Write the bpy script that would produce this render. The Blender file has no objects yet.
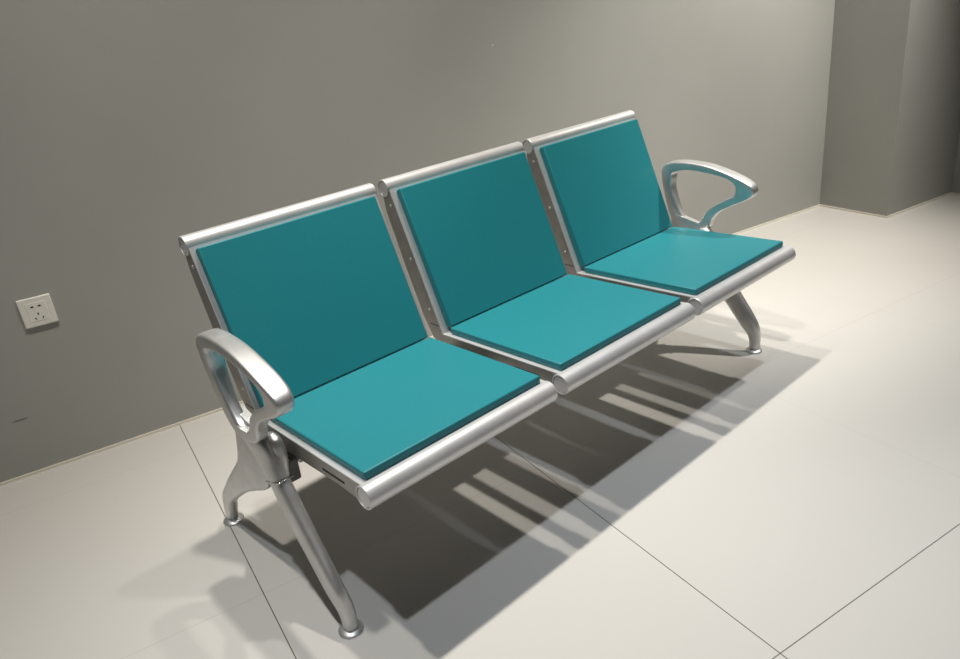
import bpy, bmesh, math
from mathutils import Vector, Matrix

S = bpy.context.scene
COL = S.collection

# ------------------------------------------------------------------ camera
cam_d = bpy.data.cameras.new('camera')
cam = bpy.data.objects.new('camera', cam_d)
COL.objects.link(cam)
yaw, pitch, roll = -0.69239, 0.412477, -0.117506
fwd = Vector((-math.sin(yaw) * math.cos(pitch), math.cos(yaw) * math.cos(pitch), -math.sin(pitch)))
r0 = Vector((math.cos(yaw), math.sin(yaw), 0))
u0 = r0.cross(fwd)
rr = r0 * math.cos(roll) + u0 * math.sin(roll)
uu = -r0 * math.sin(roll) + u0 * math.cos(roll)
mw = Matrix((rr, uu, -fwd)).transposed().to_4x4()
mw.translation = Vector((-1.31186, -1.42289, 1.17094))
cam.matrix_world = mw
cam_d.sensor_fit = 'HORIZONTAL'
cam_d.sensor_width = 36.0
cam_d.lens = 750.448 * 36.0 / 960.0
cam_d.clip_start = 0.02
S.camera = cam

# ------------------------------------------------------------------ world, lights, exposure
W = bpy.data.worlds.new('room_air')
S.world = W
W.use_nodes = True
W.node_tree.nodes['Background'].inputs[0].default_value = (0.9, 0.93, 1.0, 1)
W.node_tree.nodes['Background'].inputs[1].default_value = 0.006


def spot_lamp(name, loc, power, color, spot=120, blend=0.6, radius=0.045, aim=None):
    d = bpy.data.lights.new(name, 'SPOT')
    d.energy = power
    d.color = color
    d.spot_size = math.radians(spot)
    d.spot_blend = blend
    d.shadow_soft_size = radius
    o = bpy.data.objects.new(name, d)
    COL.objects.link(o)
    o.location = loc
    if aim is not None:
        o.rotation_euler = (Vector(aim) - Vector(loc)).to_track_quat('-Z', 'Y').to_euler()
    return o


COOL = (0.88, 0.94, 1.0)
WARM = (1.0, 0.94, 0.85)
CEIL = 3.0
spot_lamp('ceiling_downlight_or_fill', (-1.25, -0.90, CEIL - 0.03), 112, COOL, spot=62, blend=1.0, aim=(-0.72, -0.76, 0))
spot_lamp('ceiling_downlight_or_fill', (0.95, -0.90, CEIL - 0.03), 100, COOL, spot=52, blend=1.0, aim=(0.66, -0.78, 0))
spot_lamp('ceiling_downlight_or_fill', (-0.34, 0.02, CEIL - 0.03), 130, WARM, spot=92, blend=1.0, aim=(-0.40, 0.0, 0))
spot_lamp('ceiling_downlight_or_fill', (-1.10, 0.03, CEIL - 0.03), 125, WARM, spot=80, blend=1.0, aim=(-0.92, 0.03, 0))  # added fill, lightens the arm shadow on the left floor
spot_lamp('ceiling_downlight_or_fill', (0.20, 0.04, CEIL - 0.03), 175, WARM, spot=70, blend=1.0, aim=(0.42, -0.10, 0))
spot_lamp('ceiling_downlight_or_fill', (2.05, -0.75, CEIL - 0.03), 440, WARM, spot=62, blend=1.0, aim=(1.64, 0.45, 0.15))  # added wall washer, brightens the right of the back wall

S.view_settings.view_transform = 'Standard'
S.view_settings.look = 'None'
S.view_settings.exposure = 0.07
S.view_settings.gamma = 1.0
S.view_settings.use_curve_mapping = False


# ------------------------------------------------------------------ materials
def new_mat(name):
    m = bpy.data.materials.new(name)
    m.use_nodes = True
    return m, m.node_tree.nodes, m.node_tree.links, m.node_tree.nodes['Principled BSDF']


def noise(N, L, scale, detail=4, coord='Object', stretch=None):
    tc = N.new('ShaderNodeTexCoord')
    mp = N.new('ShaderNodeMapping')
    if stretch:
        mp.inputs['Scale'].default_value = stretch
    nz = N.new('ShaderNodeTexNoise')
    nz.inputs['Scale'].default_value = scale
    nz.inputs['Detail'].default_value = detail
    L.new(tc.outputs[coord], mp.inputs[0])
    L.new(mp.outputs[0], nz.inputs['Vector'])
    return nz.outputs['Fac']


def ramp(N, L, fac, c0, c1, p0=0.3, p1=0.7):
    r = N.new('ShaderNodeValToRGB')
    r.color_ramp.elements[0].position = p0
    r.color_ramp.elements[1].position = p1
    r.color_ramp.elements[0].color = (*c0, 1)
    r.color_ramp.elements[1].color = (*c1, 1)
    L.new(fac, r.inputs[0])
    return r.outputs[0]


def simple_mat(name, c0, c1, rough, metal=0.0, nscale=30, stretch=None, bump=0.0, spec=0.5):
    m, N, L, B = new_mat(name)
    f = noise(N, L, nscale, stretch=stretch)
    L.new(ramp(N, L, f, c0, c1), B.inputs['Base Color'])
    B.inputs['Roughness'].default_value = rough
    B.inputs['Metallic'].default_value = metal
    B.inputs['Specular IOR Level'].default_value = spec
    if bump:
        b = N.new('ShaderNodeBump')
        b.inputs['Strength'].default_value = bump
        b.inputs['Distance'].default_value = 0.001
        L.new(f, b.inputs['Height'])
        L.new(b.outputs[0], B.inputs['Normal'])
    return m


M_STEEL = simple_mat('satin_silver_steel', (0.66, 0.66, 0.67), (0.74, 0.74, 0.745), 0.42, 0.6, 18)
M_RAIL = simple_mat('grey_side_rail', (0.36, 0.35, 0.335), (0.43, 0.42, 0.405), 0.42, 0.8, 25)
M_CAST = simple_mat('polished_cast_aluminium', (0.60, 0.60, 0.60), (0.70, 0.70, 0.70), 0.44, 0.85, 22)
M_CHROME = simple_mat('chrome_foot', (0.72, 0.72, 0.72), (0.78, 0.78, 0.78), 0.12, 1.0, 40)
M_DARK = simple_mat('dark_recess', (0.015, 0.015, 0.015), (0.03, 0.03, 0.03), 0.6, 0.0, 40)
M_BEAM = simple_mat('dark_grey_beam', (0.10, 0.10, 0.10), (0.14, 0.14, 0.14), 0.5, 0.3, 20)
M_PAD = simple_mat('teal_vinyl', (0.014, 0.192, 0.225), (0.017, 0.207, 0.242), 0.42, 0.0, 260, bump=0.06, spec=0.35)
M_PLATE = simple_mat('white_plastic', (0.80, 0.79, 0.73), (0.84, 0.83, 0.77), 0.4, 0.0, 30)
M_TRIM = simple_mat('pale_skirting_bead', (0.72, 0.69, 0.60), (0.80, 0.77, 0.68), 0.5, 0.0, 20)

# wall frame: u along the back wall, v into the room's back
ANG = math.atan(-0.1932)
CU, SU = math.cos(ANG), math.sin(ANG)


def wall_material(name, marks=()):
    m, N, L, B = new_mat(name)
    f = noise(N, L, 1.6, 5)
    col = ramp(N, L, f, (0.360, 0.363, 0.345), (0.392, 0.395, 0.376))
    tc = N.new('ShaderNodeTexCoord')
    for (px, py, pz, rad, dark, sx) in marks:
        d = N.new('ShaderNodeVectorMath')
        d.operation = 'SUBTRACT'
        L.new(tc.outputs['Object'], d.inputs[0])
        d.inputs[1].default_value = (px, py, pz)
        s = N.new('ShaderNodeVectorMath')
        s.operation = 'MULTIPLY'
        s.inputs[1].default_value = (sx, 0.0, 1.0)
        L.new(d.outputs[0], s.inputs[0])
        ln = N.new('ShaderNodeVectorMath')
        ln.operation = 'LENGTH'
        L.new(s.outputs[0], ln.inputs[0])
        lt = N.new('ShaderNodeMath')
        lt.operation = 'LESS_THAN'
        lt.inputs[1].default_value = rad
        L.new(ln.outputs['Value'], lt.inputs[0])
        mx = N.new('ShaderNodeMix')
        mx.data_type = 'RGBA'
        L.new(lt.outputs[0], mx.inputs[0])
        L.new(col, mx.inputs[6])
        mx.inputs[7].default_value = (*dark, 1)
        col = mx.outputs[2]
    L.new(col, B.inputs['Base Color'])
    B.inputs['Roughness'].default_value = 0.75
    B.inputs['Specular IOR Level'].default_value = 0.25
    f2 = noise(N, L, 160, 3)
    b = N.new('ShaderNodeBump')
    b.inputs['Strength'].default_value = 0.08
    b.inputs['Distance'].default_value = 0.001
    L.new(f2, b.inputs['Height'])
    L.new(b.outputs[0], B.inputs['Normal'])
    return m


def floor_material():
    m, N, L, B = new_mat('cream_porcelain_tiles')
    tc = N.new('ShaderNodeTexCoord')
    sep = N.new('ShaderNodeSeparateXYZ')
    L.new(tc.outputs['Object'], sep.inputs[0])

    def math_node(op, a, b=None, c=None):
        n = N.new('ShaderNodeMath')
        n.operation = op
        for k, v in enumerate((a, b, c)):
            if v is None: continue
            if isinstance(v, (int, float)): n.inputs[k].default_value = v
            else: L.new(v, n.inputs[k])
        return n.outputs[0]

    def joint(coord, step, half):
        k = math_node('ROUND', math_node('DIVIDE', coord, step))
        d = math_node('ABSOLUTE', math_node('SUBTRACT', coord, math_node('MULTIPLY', k, step)))
        return math_node('LESS_THAN', d, half)
    U, V = sep.outputs['X'], sep.outputs['Y']
    # grout lines: dark by the front and the left, nearly tile coloured elsewhere
    gu = math_node('MULTIPLY', joint(U, 0.757, 0.0012), math_node('MULTIPLY_ADD', math_node('LESS_THAN', U, 0.40), 0.75, 0.10))
    gv = math_node('MULTIPLY', joint(V, 0.785, 0.0012), math_node('MULTIPLY_ADD', math_node('LESS_THAN', V, 0.40), 0.62, 0.15))
    fac = math_node('MAXIMUM', gu, gv)
    cell = noise(N, L, 0.9, 2)
    base = ramp(N, L, cell, (0.555, 0.543, 0.517), (0.575, 0.563, 0.537))
    mxj = N.new('ShaderNodeMix')
    mxj.data_type = 'RGBA'
    L.new(fac, mxj.inputs[0])
    L.new(base, mxj.inputs[6])
    mxj.inputs[7].default_value = (0.05, 0.042, 0.032, 1)
    f = noise(N, L, 1.1, 4)
    tint = ramp(N, L, f, (0.96, 0.96, 0.96), (1.0, 1.0, 1.0))
    mx = N.new('ShaderNodeMix')
    mx.data_type = 'RGBA'
    mx.blend_type = 'MULTIPLY'
    mx.inputs[0].default_value = 1.0
    L.new(mxj.outputs[2], mx.inputs[6])
    L.new(tint, mx.inputs[7])
    L.new(mx.outputs[2], B.inputs['Base Color'])
    B.inputs['Roughness'].default_value = 0.34
    B.inputs['Specular IOR Level'].default_value = 0.28
    return m


# ------------------------------------------------------------------ mesh helpers
def tag(o, label=None, cat=None, group=None, kind=None):
    if label: o['label'] = label
    if cat: o['category'] = cat
    if group: o['group'] = group
    if kind: o['kind'] = kind
    return o


def link(name, bm, mat, parent=None, smooth=35, bevel=0.0, segs=3):
    bmesh.ops.recalc_face_normals(bm, faces=bm.faces[:])
    me = bpy.data.meshes.new(name)
    bm.to_mesh(me)
    bm.free()
    me.materials.append(mat)
    o = bpy.data.objects.new(name, me)
    COL.objects.link(o)
    if smooth:
        for p in me.polygons:
            p.use_smooth = True
        me.set_sharp_from_angle(angle=math.radians(smooth))
    if bevel:
        b = o.modifiers.new('bevel', 'BEVEL')
        b.width = bevel
        b.segments = segs
        b.limit_method = 'ANGLE'
        b.angle_limit = math.radians(40)
        b.harden_normals = False
    if parent:
        o.parent = parent
    return o


def add_box(bm, c, s, rot=None):
    r = bmesh.ops.create_cube(bm, size=1.0)
    M = Matrix.Translation(c) @ (rot.to_4x4() if rot else Matrix.Identity(4)) @ Matrix.Diagonal((*s, 1))
    bmesh.ops.transform(bm, matrix=M, verts=r['verts'])


def add_prism(bm, prof, x0, x1):
    """closed (y,z) profile run along x"""
    a = [bm.verts.new((x0, y, z)) for y, z in prof]
    b = [bm.verts.new((x1, y, z)) for y, z in prof]
    n = len(prof)
    bm.faces.new(a)
    bm.faces.new(b[::-1])
    for i in range(n):
        bm.faces.new((a[i], b[i], b[(i + 1) % n], a[(i + 1) % n]))


def add_tube_x(bm, y, z, r, x0, x1, n=40, wall=None):
    """tube along x; open-ended with a wall thickness, or solid"""
    def ring(x, rad):
        return [bm.verts.new((x, y + rad * math.cos(2 * math.pi * k / n), z + rad * math.sin(2 * math.pi * k / n))) for k in range(n)]
    e = 0.0012
    rings = [ring(x0, r - e), ring(x0 + e, r), ring(x1 - e, r), ring(x1, r - e)]
    if wall:
        rings = [ring(x0 + 0.004, r - wall)] + [ring(x0, r - wall)] + rings + [ring(x1, r - wall), ring(x1 - 0.004, r - wall)]
    for A, Bq in zip(rings, rings[1:]):
        for k in range(n):
            bm.faces.new((A[k], A[(k + 1) % n], Bq[(k + 1) % n], Bq[k]))
    bm.faces.new(rings[0][::-1])
    bm.faces.new(rings[-1])


def catmull(pts, n, closed=True):
    out = []
    N = len(pts)
    rng = range(N) if closed else range(N - 1)
    for i in rng:
        if closed:
            p = [Vector(pts[(i + k - 1) % N]) for k in range(4)]
        else:
            p = [Vector(pts[min(max(i + k - 1, 0), N - 1)]) for k in range(4)]
        for j in range(n):
            t = j / n
            out.append(0.5 * ((2 * p[1]) + (-p[0] + p[2]) * t + (2 * p[0] - 5 * p[1] + 4 * p[2] - p[3]) * t * t + (-p[0] + 3 * p[1] - 3 * p[2] + p[3]) * t ** 3))
    if not closed:
        out.append(Vector(pts[-1]))
    return out


def add_loft(bm, stations, closed=False, m=20, power=3.0, dish=0.0):
    """stations: (a(y,z), b(y,z), x centre, half depth). Section is a rounded rectangle between a and b."""
    rings = []
    for a, b, xc, hd in stations:
        a, b = Vector(a), Vector(b)
        c = (a + b) / 2
        h = (a - b) / 2
        ring = []
        for k in range(m):
            t = 2 * math.pi * (k + 0.5) / m
            ct, st = math.cos(t), math.sin(t)
            p = 2.0 / power
            cx = math.copysign(abs(ct) ** p, ct)
            sx = math.copysign(abs(st) ** p, st)
            dx = sx * hd * (1 - dish * (1 - abs(cx)) ** 2) if dish else sx * hd
            q = c + h * cx
            ring.append(bm.verts.new((xc + dx, q.x, q.y)))
        rings.append(ring)
    n = len(rings)
    for i in range(n if closed else n - 1):
        A, Bq = rings[i], rings[(i + 1) % n]
        for k in range(m):
            bm.faces.new((A[k], A[(k + 1) % m], Bq[(k + 1) % m], Bq[k]))
    if not closed:
        bm.faces.new(rings[0][::-1])
        bm.faces.new(rings[-1])


def smooth_stations(st, n=6):
    A = catmull([s[0] for s in st], n, False)
    Bq = catmull([s[1] for s in st], n, False)
    X = catmull([(s[2], s[3]) for s in st], n, False)
    return [(a, b, x.x, x.y) for a, b, x in zip(A, Bq, X)]


def add_lathe(bm, c, prof, n=32):
    rings = []
    for r, z in prof:
        rings.append([bm.verts.new((c[0] + r * math.cos(2 * math.pi * k / n), c[1] + r * math.sin(2 * math.pi * k / n), c[2] + z)) for k in range(n)])
    for A, Bq in zip(rings, rings[1:]):
        for k in range(n):
            bm.faces.new((A[k], A[(k + 1) % n], Bq[(k + 1) % n], Bq[k]))
    bm.faces.new(rings[0][::-1])
    bm.faces.new(rings[-1])


# ------------------------------------------------------------------ the setting
def wpt(u, v):
    """floor point from wall coordinates (origin at the tile crossing)"""
    ox, oy = -0.290, -0.951
    return Vector((ox + u * CU - v * SU, oy + u * SU + v * CU, 0))


def to_uv(x, y):
    dx, dy = x + 0.290, y + 0.951
    return (dx * CU + dy * SU, -dx * SU + dy * CU)


ROOM = bpy.data.objects
FRAME = Matrix.Translation((-0.290, -0.951, 0)) @ Matrix.Rotation(ANG, 4, 'Z')


def slab(name, u0, u1, v0, v1, z0, z1, mat):
    bm = bmesh.new()
    add_box(bm, ((u0 + u1) / 2, (v0 + v1) / 2, (z0 + z1) / 2), (u1 - u0, v1 - v0, z1 - z0))
    o = link(name, bm, mat, smooth=0)
    o.matrix_world = FRAME
    tag(o, kind='structure')
    return o


uc, vc = to_uv(2.493, 0.297)      # back wall / column corner
ue, ve = to_uv(2.425, -0.060)     # column's front corner
ug, vg = to_uv(2.956, -0.166)     # end of the column's front face
VB = vc
UC = (uc + ue) / 2
VE = (ve + vg) / 2
UG = ug
UL, VF = -3.6, -3.6

mx, mz = to_uv(0.625, 0.661), 1.017
sx_, sz_ = to_uv(-1.105, 0.995), 0.183
M_WALLB = wall_material('grey_wall_paint_marked', [
    (mx[0], mx[1], mz, 0.0030, (0.75, 0.74, 0.70), 1.0),
    (sx_[0], sx_[1], sz_, 0.0022, (0.14, 0.135, 0.12), 0.10),
])
M_WALL = wall_material('grey_wall_paint')
M_UNSEEN = simple_mat('dark_unseen_surface', (0.15, 0.15, 0.145), (0.17, 0.17, 0.165), 0.8, 0.0, 3)  # unseen ceiling and walls, darkened to cut bounce into the shadows

slab('floor', UL - 0.2, UG + 0.4, VF - 0.2, VB + 0.2, -0.12, 0.0, floor_material())
slab('ceiling', UL - 0.2, UG + 0.4, VF - 0.2, VB + 0.2, CEIL, CEIL + 0.1, M_UNSEEN)
slab('wall_back', UL - 0.2, UC, VB, VB + 0.2, 0.0, CEIL, M_WALLB)
slab('wall_column', UC, UG, VE, VB + 0.2, 0.0, CEIL, M_WALL)
slab('wall_right', UG, UG + 0.2, VF - 0.2, VB + 0.2, 0.0, CEIL, M_WALL)
slab('wall_left', UL - 0.2, UL, VF - 0.2, VB, 0.0, CEIL, M_UNSEEN)
slab('wall_front', UL, UG, VF - 0.2, VF, 0.0, CEIL, M_UNSEEN)
TW, TH = 0.004, 0.009
slab('trim_1', UL, UC - TW, VB - TW, VB, 0.0, TH, M_TRIM)
slab('trim_2', UC - TW, UC, VE - TW, VB, 0.0, TH, M_TRIM)
slab('trim_3', UC, UG - TW, VE - TW, VE, 0.0, TH, M_TRIM)
slab('trim_4', UG - TW, UG, VF, VE - 0.0, 0.0, TH, M_TRIM)

# ------------------------------------------------------------------ the bench
bench = bpy.data.objects.new('waiting_bench', None)
COL.objects.link(bench)
tag(bench, 'silver metal three-seat waiting bench with teal pads and two looped armrests on tiled floor', 'bench')

PITCH = 0.53
HR = 0.2482          # half width of the shells
HPB = 0.2270        # half width of the backrest pads
HP = 0.2320          # half width of the pads
J = Vector((0.0, 0.4054))                       # pad surfaces meet here (y, z)
T = Vector((0.1361, 0.7566))                    # top of the back pad
BD = (T - J).normalized()                       # up the back
BN = Vector((-BD.y, BD.x))                      # out of the back, to the front
PS = 0.0180                                     # seat pad thickness
PB = 0.0215                                     # backrest pad thickness
SEAT_SLOPE = (0.4134 - 0.4054) / -0.3851
SD = Vector((-1.0, -SEAT_SLOPE)).normalized()   # forward along the seat
SN = Vector((-SD.y, SD.x))
if SN.y < 0: SN = -SN
BL = (T - J).length
SL = 0.3852
FRC = J + SD * (SL + 0.008) - SN * (PS + 0.0245)       # front roll centre
FRR = 0.0245
TRR = 0.022
TRC = J + BD * (BL + 0.016) - BN * (PB - 0.002 + TRR)         # top roll centre


def sp(s, n):      # seat frame: s forward from the junction, n above the pad surface
    q = J + SD * s + SN * n
    return (q.x, q.y)


def bp(s, n):      # back frame
    q = J + BD * s + BN * n
    return (q.x, q.y)


def circ_arc(c, r, a0, a1, n):
    return [(c.x + r * math.cos(a0 + (a1 - a0) * k / n), c.y + r * math.sin(a0 + (a1 - a0) * k / n)) for k in range(n + 1)]


def corner(ns, nb):      # where the seat plane at height ns meets the back plane at depth nb
    det = SN.x * BN.y - SN.y * BN.x
    ka, kb = J.dot(SN) + ns, J.dot(BN) + nb
    return ((ka * BN.y - kb * SN.y) / det, (SN.x * kb - BN.x * ka) / det)


def make_seat(xc):
    x0, x1 = xc - HR, xc + HR
    bm = bmesh.new()
    t = 0.003
    # bent sheet under both pads
    prof = [sp(SL + 0.008, -PS), corner(-PS, -PB), bp(BL + 0.014, -PB),
            bp(BL + 0.014, -PB - t), corner(-PS - t, -PB - t), sp(SL + 0.008, -PS - t)]
    add_prism(bm, prof, x0 + 0.004, x1 - 0.004)
    add_tube_x(bm, FRC.x, FRC.y, FRR, x0, x1, 48, 0.0035)
    add_tube_x(bm, TRC.x, TRC.y, TRR, x0, x1, 40, 0.003)
    # cross stiffener under the seat
    add_box(bm, (xc, sp(0.19, -PS - 0.016)[0], sp(0.19, -PS - 0.016)[1]), (2 * HR - 0.02, 0.05, 0.022))
    seat = link('seat', bm, M_STEEL, bench, 30)

    # side rails (an L of cast metal each side)
    for s in (-1, 1):
        xe = x0 + 0.0036 if s < 0 else x1 - 0.0106
        D = 0.040
        e = 0.0015
        prof = [sp(SL - 0.012, -PS - e), corner(-PS - e, -PB - e), bp(BL + 0.004, -PB - e)]
        prof += [bp(BL + 0.006, -PB - 0.036), bp(BL - 0.04, -PB - 0.048), bp(BL * 0.5, -PB - 0.054), bp(0.05, -PB - 0.056)]
        prof += [bp(-0.016, -PB - 0.048), sp(0.02, -PS - D - 0.004), sp(0.15, -PS - D), sp(0.30, -PS - D + 0.003), sp(SL - 0.012, -PS - D - 0.002)]
        b2 = bmesh.new()
        add_prism(b2, prof, xe + 0.0004, xe + 0.0066)
        rail = link('side_rail', b2, M_RAIL, seat, 30, 0.0012, 2)
        tag(rail, 'darker grey side rail')
        # slot, joint line and screws on the outer face
        xo = xe + 0.0002 if s < 0 else xe + 0.0068
        b3 = bmesh.new()
        for (sa, na, ln, hh) in ((0.285, -PS - 0.023, 0.080, 0.0045),):
            q = sp(sa, na)
            R = Matrix.Rotation(math.atan2(SD.y, SD.x) , 3, 'X')
            add_box(b3, (xo, q[0], q[1]), (0.0014, ln, hh), R)
        tag(link('rail_slot', b3, M_DARK, seat, 0), 'dark slot in the rail')
        b3 = bmesh.new()
        add_box(b3, (xo, *bp(0.018, -PB - 0.021)), (0.0014, 0.036, 0.0015))
        link('rail_joint', b3, M_DARK, seat, 0)
        for ss in (0.06, 0.20, 0.345):
            b4 = bmesh.new()
            q = bp(ss, -PB - 0.020)
            add_tube_x(b4, q[0], q[1], 0.0042, xo - 0.001, xo + 0.001, 16)
            link('screw', b4, M_STEEL, seat, 30)
    # roll end caps
    for c, r in ((FRC, FRR - 0.0045), (TRC, TRR - 0.004)):
        for xa, xb in ((x0 + 0.0014, x0 + 0.006), (x1 - 0.006, x1 - 0.0014)):
            b5 = bmesh.new()
            add_tube_x(b5, c.x, c.y, r, xa, xb, 32)
            link('end_cap', b5, M_STEEL, seat, 30)

    # pads
    b6 = bmesh.new()
    g = 0.0004
    add_prism(b6, [sp(0.0005, 0), sp(SL, 0), sp(SL, -PS + g), sp(0.0005, -PS + g)], xc - HP, xc + HP)
    tag(link('seat_pad', b6, M_PAD, seat, 30, 0.0035, 3), 'teal seat pad')
    b7 = bmesh.new()
    add_prism(b7, [bp(0.0, 0), bp(BL, 0), bp(BL, -PB + g), bp(0.0, -PB + g)], xc - (HPB if xc > -0.4 else 0.2335), xc + HPB)
    tag(link('backrest_pad', b7, M_PAD, seat, 30, 0.0035, 3), 'teal backrest pad')
    return seat


for i in (-1, 0, 1):
    make_seat(i * PITCH)

# beam under the seats and the brackets that carry the shells
bm = bmesh.new()
add_prism(bm, [(-0.062, 0.292), (-0.062, 0.334), (0.034, 0.334), (0.034, 0.292)], -0.792, 0.792)
tag(link('crossbeam', bm, M_BEAM, bench, 30, 0.004, 3), 'dark crossbeam under the seats')
for i in (-1, 0, 1):
    for s in (-1, 1):
        xb = i * PITCH + s * 0.20
        bm = bmesh.new()
        add_prism(bm, [(-0.115, 0.371), (-0.092, 0.322), (-0.068, 0.288), (0.040, 0.288), (0.044, 0.322), (0.030, 0.362)], xb - 0.012, xb + 0.012)
        link('seat_bracket', bm, M_CAST, bench, 30, 0.003, 2)

# armrests: one closed cast loop each, outer and inner outline paired point by point
PAIRS = [
    ((0.071, 0.560), (0.030, 0.556)), ((0.068, 0.590), (0.028, 0.573)), ((0.045, 0.609), (0.012, 0.581)),
    ((0.000, 0.6165), (-0.025, 0.588)), ((-0.055, 0.616), (-0.070, 0.588)), ((-0.110, 0.610), (-0.115, 0.583)),
    ((-0.173, 0.594), (-0.155, 0.577)), ((-0.229, 0.574), (-0.185, 0.568)), ((-0.260, 0.555), (-0.200, 0.553)),
    ((-0.263, 0.531), (-0.200, 0.535)), ((-0.241, 0.512), (-0.194, 0.521)), ((-0.195, 0.490), (-0.170, 0.508)),
    ((-0.146, 0.463), (-0.125, 0.481)), ((-0.119, 0.434), (-0.098, 0.458)), ((-0.106, 0.405), (-0.080, 0.428)),
    ((-0.060, 0.385), (-0.060, 0.414)), ((0.000, 0.385), (-0.025, 0.417)), ((0.040, 0.420), (0.000, 0.446)),
    ((0.055, 0.470), (0.018, 0.482)), ((0.066, 0.520), (0.032, 0.525)),
]
for s in (-1, 1):
    XA = 0.8115 if s > 0 else -0.8225
    XF = 0.803 if s > 0 else -0.813
    XR = 0.806 if s > 0 else -0.811
    XG = s * 0.808
    A = catmull([p[0] for p in PAIRS], 5)
    Bq = catmull([p[1] for p in PAIRS], 5)
    st = []
    for a, b in zip(A, Bq):
        hd = 0.0225 - 0.0085 * min(1, max(0, (0.575 - a.y) / 0.14))
        st.append((a, b, XA, hd))
    bm = bmesh.new()
    add_loft(bm, st, True, 32, 5.0)
    # the casting runs on down to the collar of the front leg
    st = [
        ((0.020, 0.412), (-0.098, 0.414), XA, 0.0150), ((0.004, 0.382), (-0.118, 0.388), XA * 0.6 + XF * 0.4, 0.0165),
        ((-0.035, 0.345), (-0.134, 0.358), XF, 0.0185), ((-0.078, 0.300), (-0.146, 0.325), XF, 0.0195),
    ]
    add_loft(bm, smooth_stations(st), False, 24, 2.6)
    link('armrest', bm, M_CAST, bench, 60)

    # plate below the armrest running into the rear leg
    st = [
        ((0.030, 0.440), (-0.070, 0.415), XR, 0.0100), ((0.048, 0.395), (-0.080, 0.370), XR, 0.0115),
        ((0.066, 0.335), (-0.070, 0.310), XR, 0.0125), ((0.092, 0.275), (-0.040, 0.250), XR, 0.0130),
        ((0.130, 0.235), (0.030, 0.212), XR, 0.0135), ((0.187, 0.182), (0.100, 0.174), XR, 0.0140),
        ((0.243, 0.128), (0.185, 0.116), XG, 0.0145), ((0.273, 0.096), (0.228, 0.082), XG, 0.0145),
        ((0.286, 0.066), (0.243, 0.058), XG, 0.0145), ((0.298, 0.012), (0.264, 0.012), XG, 0.0140),
    ]
    bm = bmesh.new()
    add_loft(bm, smooth_stations(st), False, 24, 3.2)
    rear = link('rear_leg', bm, M_CAST, bench, 60)

    # front leg: cast tube with its own socket at the top
    XS = XF - s * 0.012
    st = [
        ((-0.092, 0.407), (-0.108, 0.409), XS, 0.006), ((-0.080, 0.400), (-0.124, 0.400), XS, 0.013),
        ((-0.078, 0.385), (-0.130, 0.387), XS, 0.016), ((-0.076, 0.355), (-0.134, 0.366), XS, 0.0175),
        ((-0.082, 0.302), (-0.142, 0.323), XF - s * 0.004, 0.0165),
    ]
    bm = bmesh.new()
    add_loft(bm, smooth_stations(st), False, 24, 2.4)
    fl = link('front_leg', bm, M_CAST, bench, 60)
    st = [
        ((-0.080, 0.301), (-0.141, 0.324), XF, 0.0180), ((-0.125, 0.226), (-0.182, 0.262), XF, 0.0178),
        ((-0.182, 0.152), (-0.234, 0.190), XF, 0.0172), ((-0.236, 0.086), (-0.282, 0.124), XF, 0.0168),
        ((-0.259, 0.058), (-0.298, 0.086), XF * 0.5 + XG * 0.5, 0.0162), ((-0.265, 0.036), (-0.301, 0.050), XG, 0.0155),
        ((-0.266, 0.012), (-0.299, 0.012), XG, 0.0150),
    ]
    bm = bmesh.new()
    add_loft(bm, smooth_stations(st), False, 24, 2.5)
    # groove ridge down the outer side of the tube
    link('leg_tube', bm, M_CAST, fl, 60)
    b2 = bmesh.new()
    add_prism(b2, [(-0.079, 0.293), (-0.147, 0.317), (-0.149, 0.321), (-0.081, 0.297)], XF - 0.0190, XF + 0.0190)
    link('collar', b2, M_CHROME, fl, 30, 0.003, 3)

    # bracket from the socket to the beam end
    b3 = bmesh.new()
    xa, xb = sorted((s * 0.765, s * 0.800))
    add_prism(b3, [(-0.120, 0.340), (-0.120, 0.286), (0.030, 0.286), (0.030, 0.340)], xa, xb)
    link('leg_bracket', b3, M_BEAM, bench, 30, 0.005, 3)

    # levelling feet
    for yy, par in ((-0.2814, fl), (0.277, rear)):
        b4 = bmesh.new()
        add_lathe(b4, (s * 0.808, yy, 0.0), [(0.025, 0.0), (0.0265, 0.0015), (0.0265, 0.004), (0.024, 0.0068), (0.016, 0.0088), (0.0125, 0.0105), (0.0125, 0.018)])
        link('foot', b4, M_CAST, par, 40)

# ------------------------------------------------------------------ wall socket
so = bpy.data.objects.new('wall_outlet', None)
COL.objects.link(so)
ou, ov = to_uv(-1.0086, 0.7814 + 0.1932 * 1.0086)
so.matrix_world = FRAME @ Matrix.Translation((ou + 0.0440, VB, 0.5343 - 0.0432))
tag(so, 'white square plastic five-hole power outlet on the grey wall', 'outlet')
SZ = 0.0432
bm = bmesh.new()
add_box(bm, (0, -0.004, 0), (2 * SZ, 0.008, 2 * SZ))
link('faceplate', bm, M_PLATE, so, 30, 0.003, 3)
bm = bmesh.new()
add_box(bm, (0, -0.0080, 0), (0.052, 0.0012, 0.056))
link('socket_insert', bm, M_PLATE, so, 30, 0.0006, 2)
for dx, dz, ang, w, h in ((-0.0095, 0.0165, 0, 0.0075, 0.0042), (0.0095, 0.0165, 0, 0.0075, 0.0042),
                          (0.0, -0.006, 90, 0.0065, 0.0032), (-0.0095, -0.019, 60, 0.0065, 0.0028), (0.0095, -0.019, -60, 0.0065, 0.0028)):
    bm = bmesh.new()
    add_box(bm, (dx, -0.0084, dz), (w, 0.0012, h), Matrix.Rotation(math.radians(ang), 3, 'Y'))
    tag(link('socket_hole', bm, M_DARK, so, 0), 'dark socket hole')
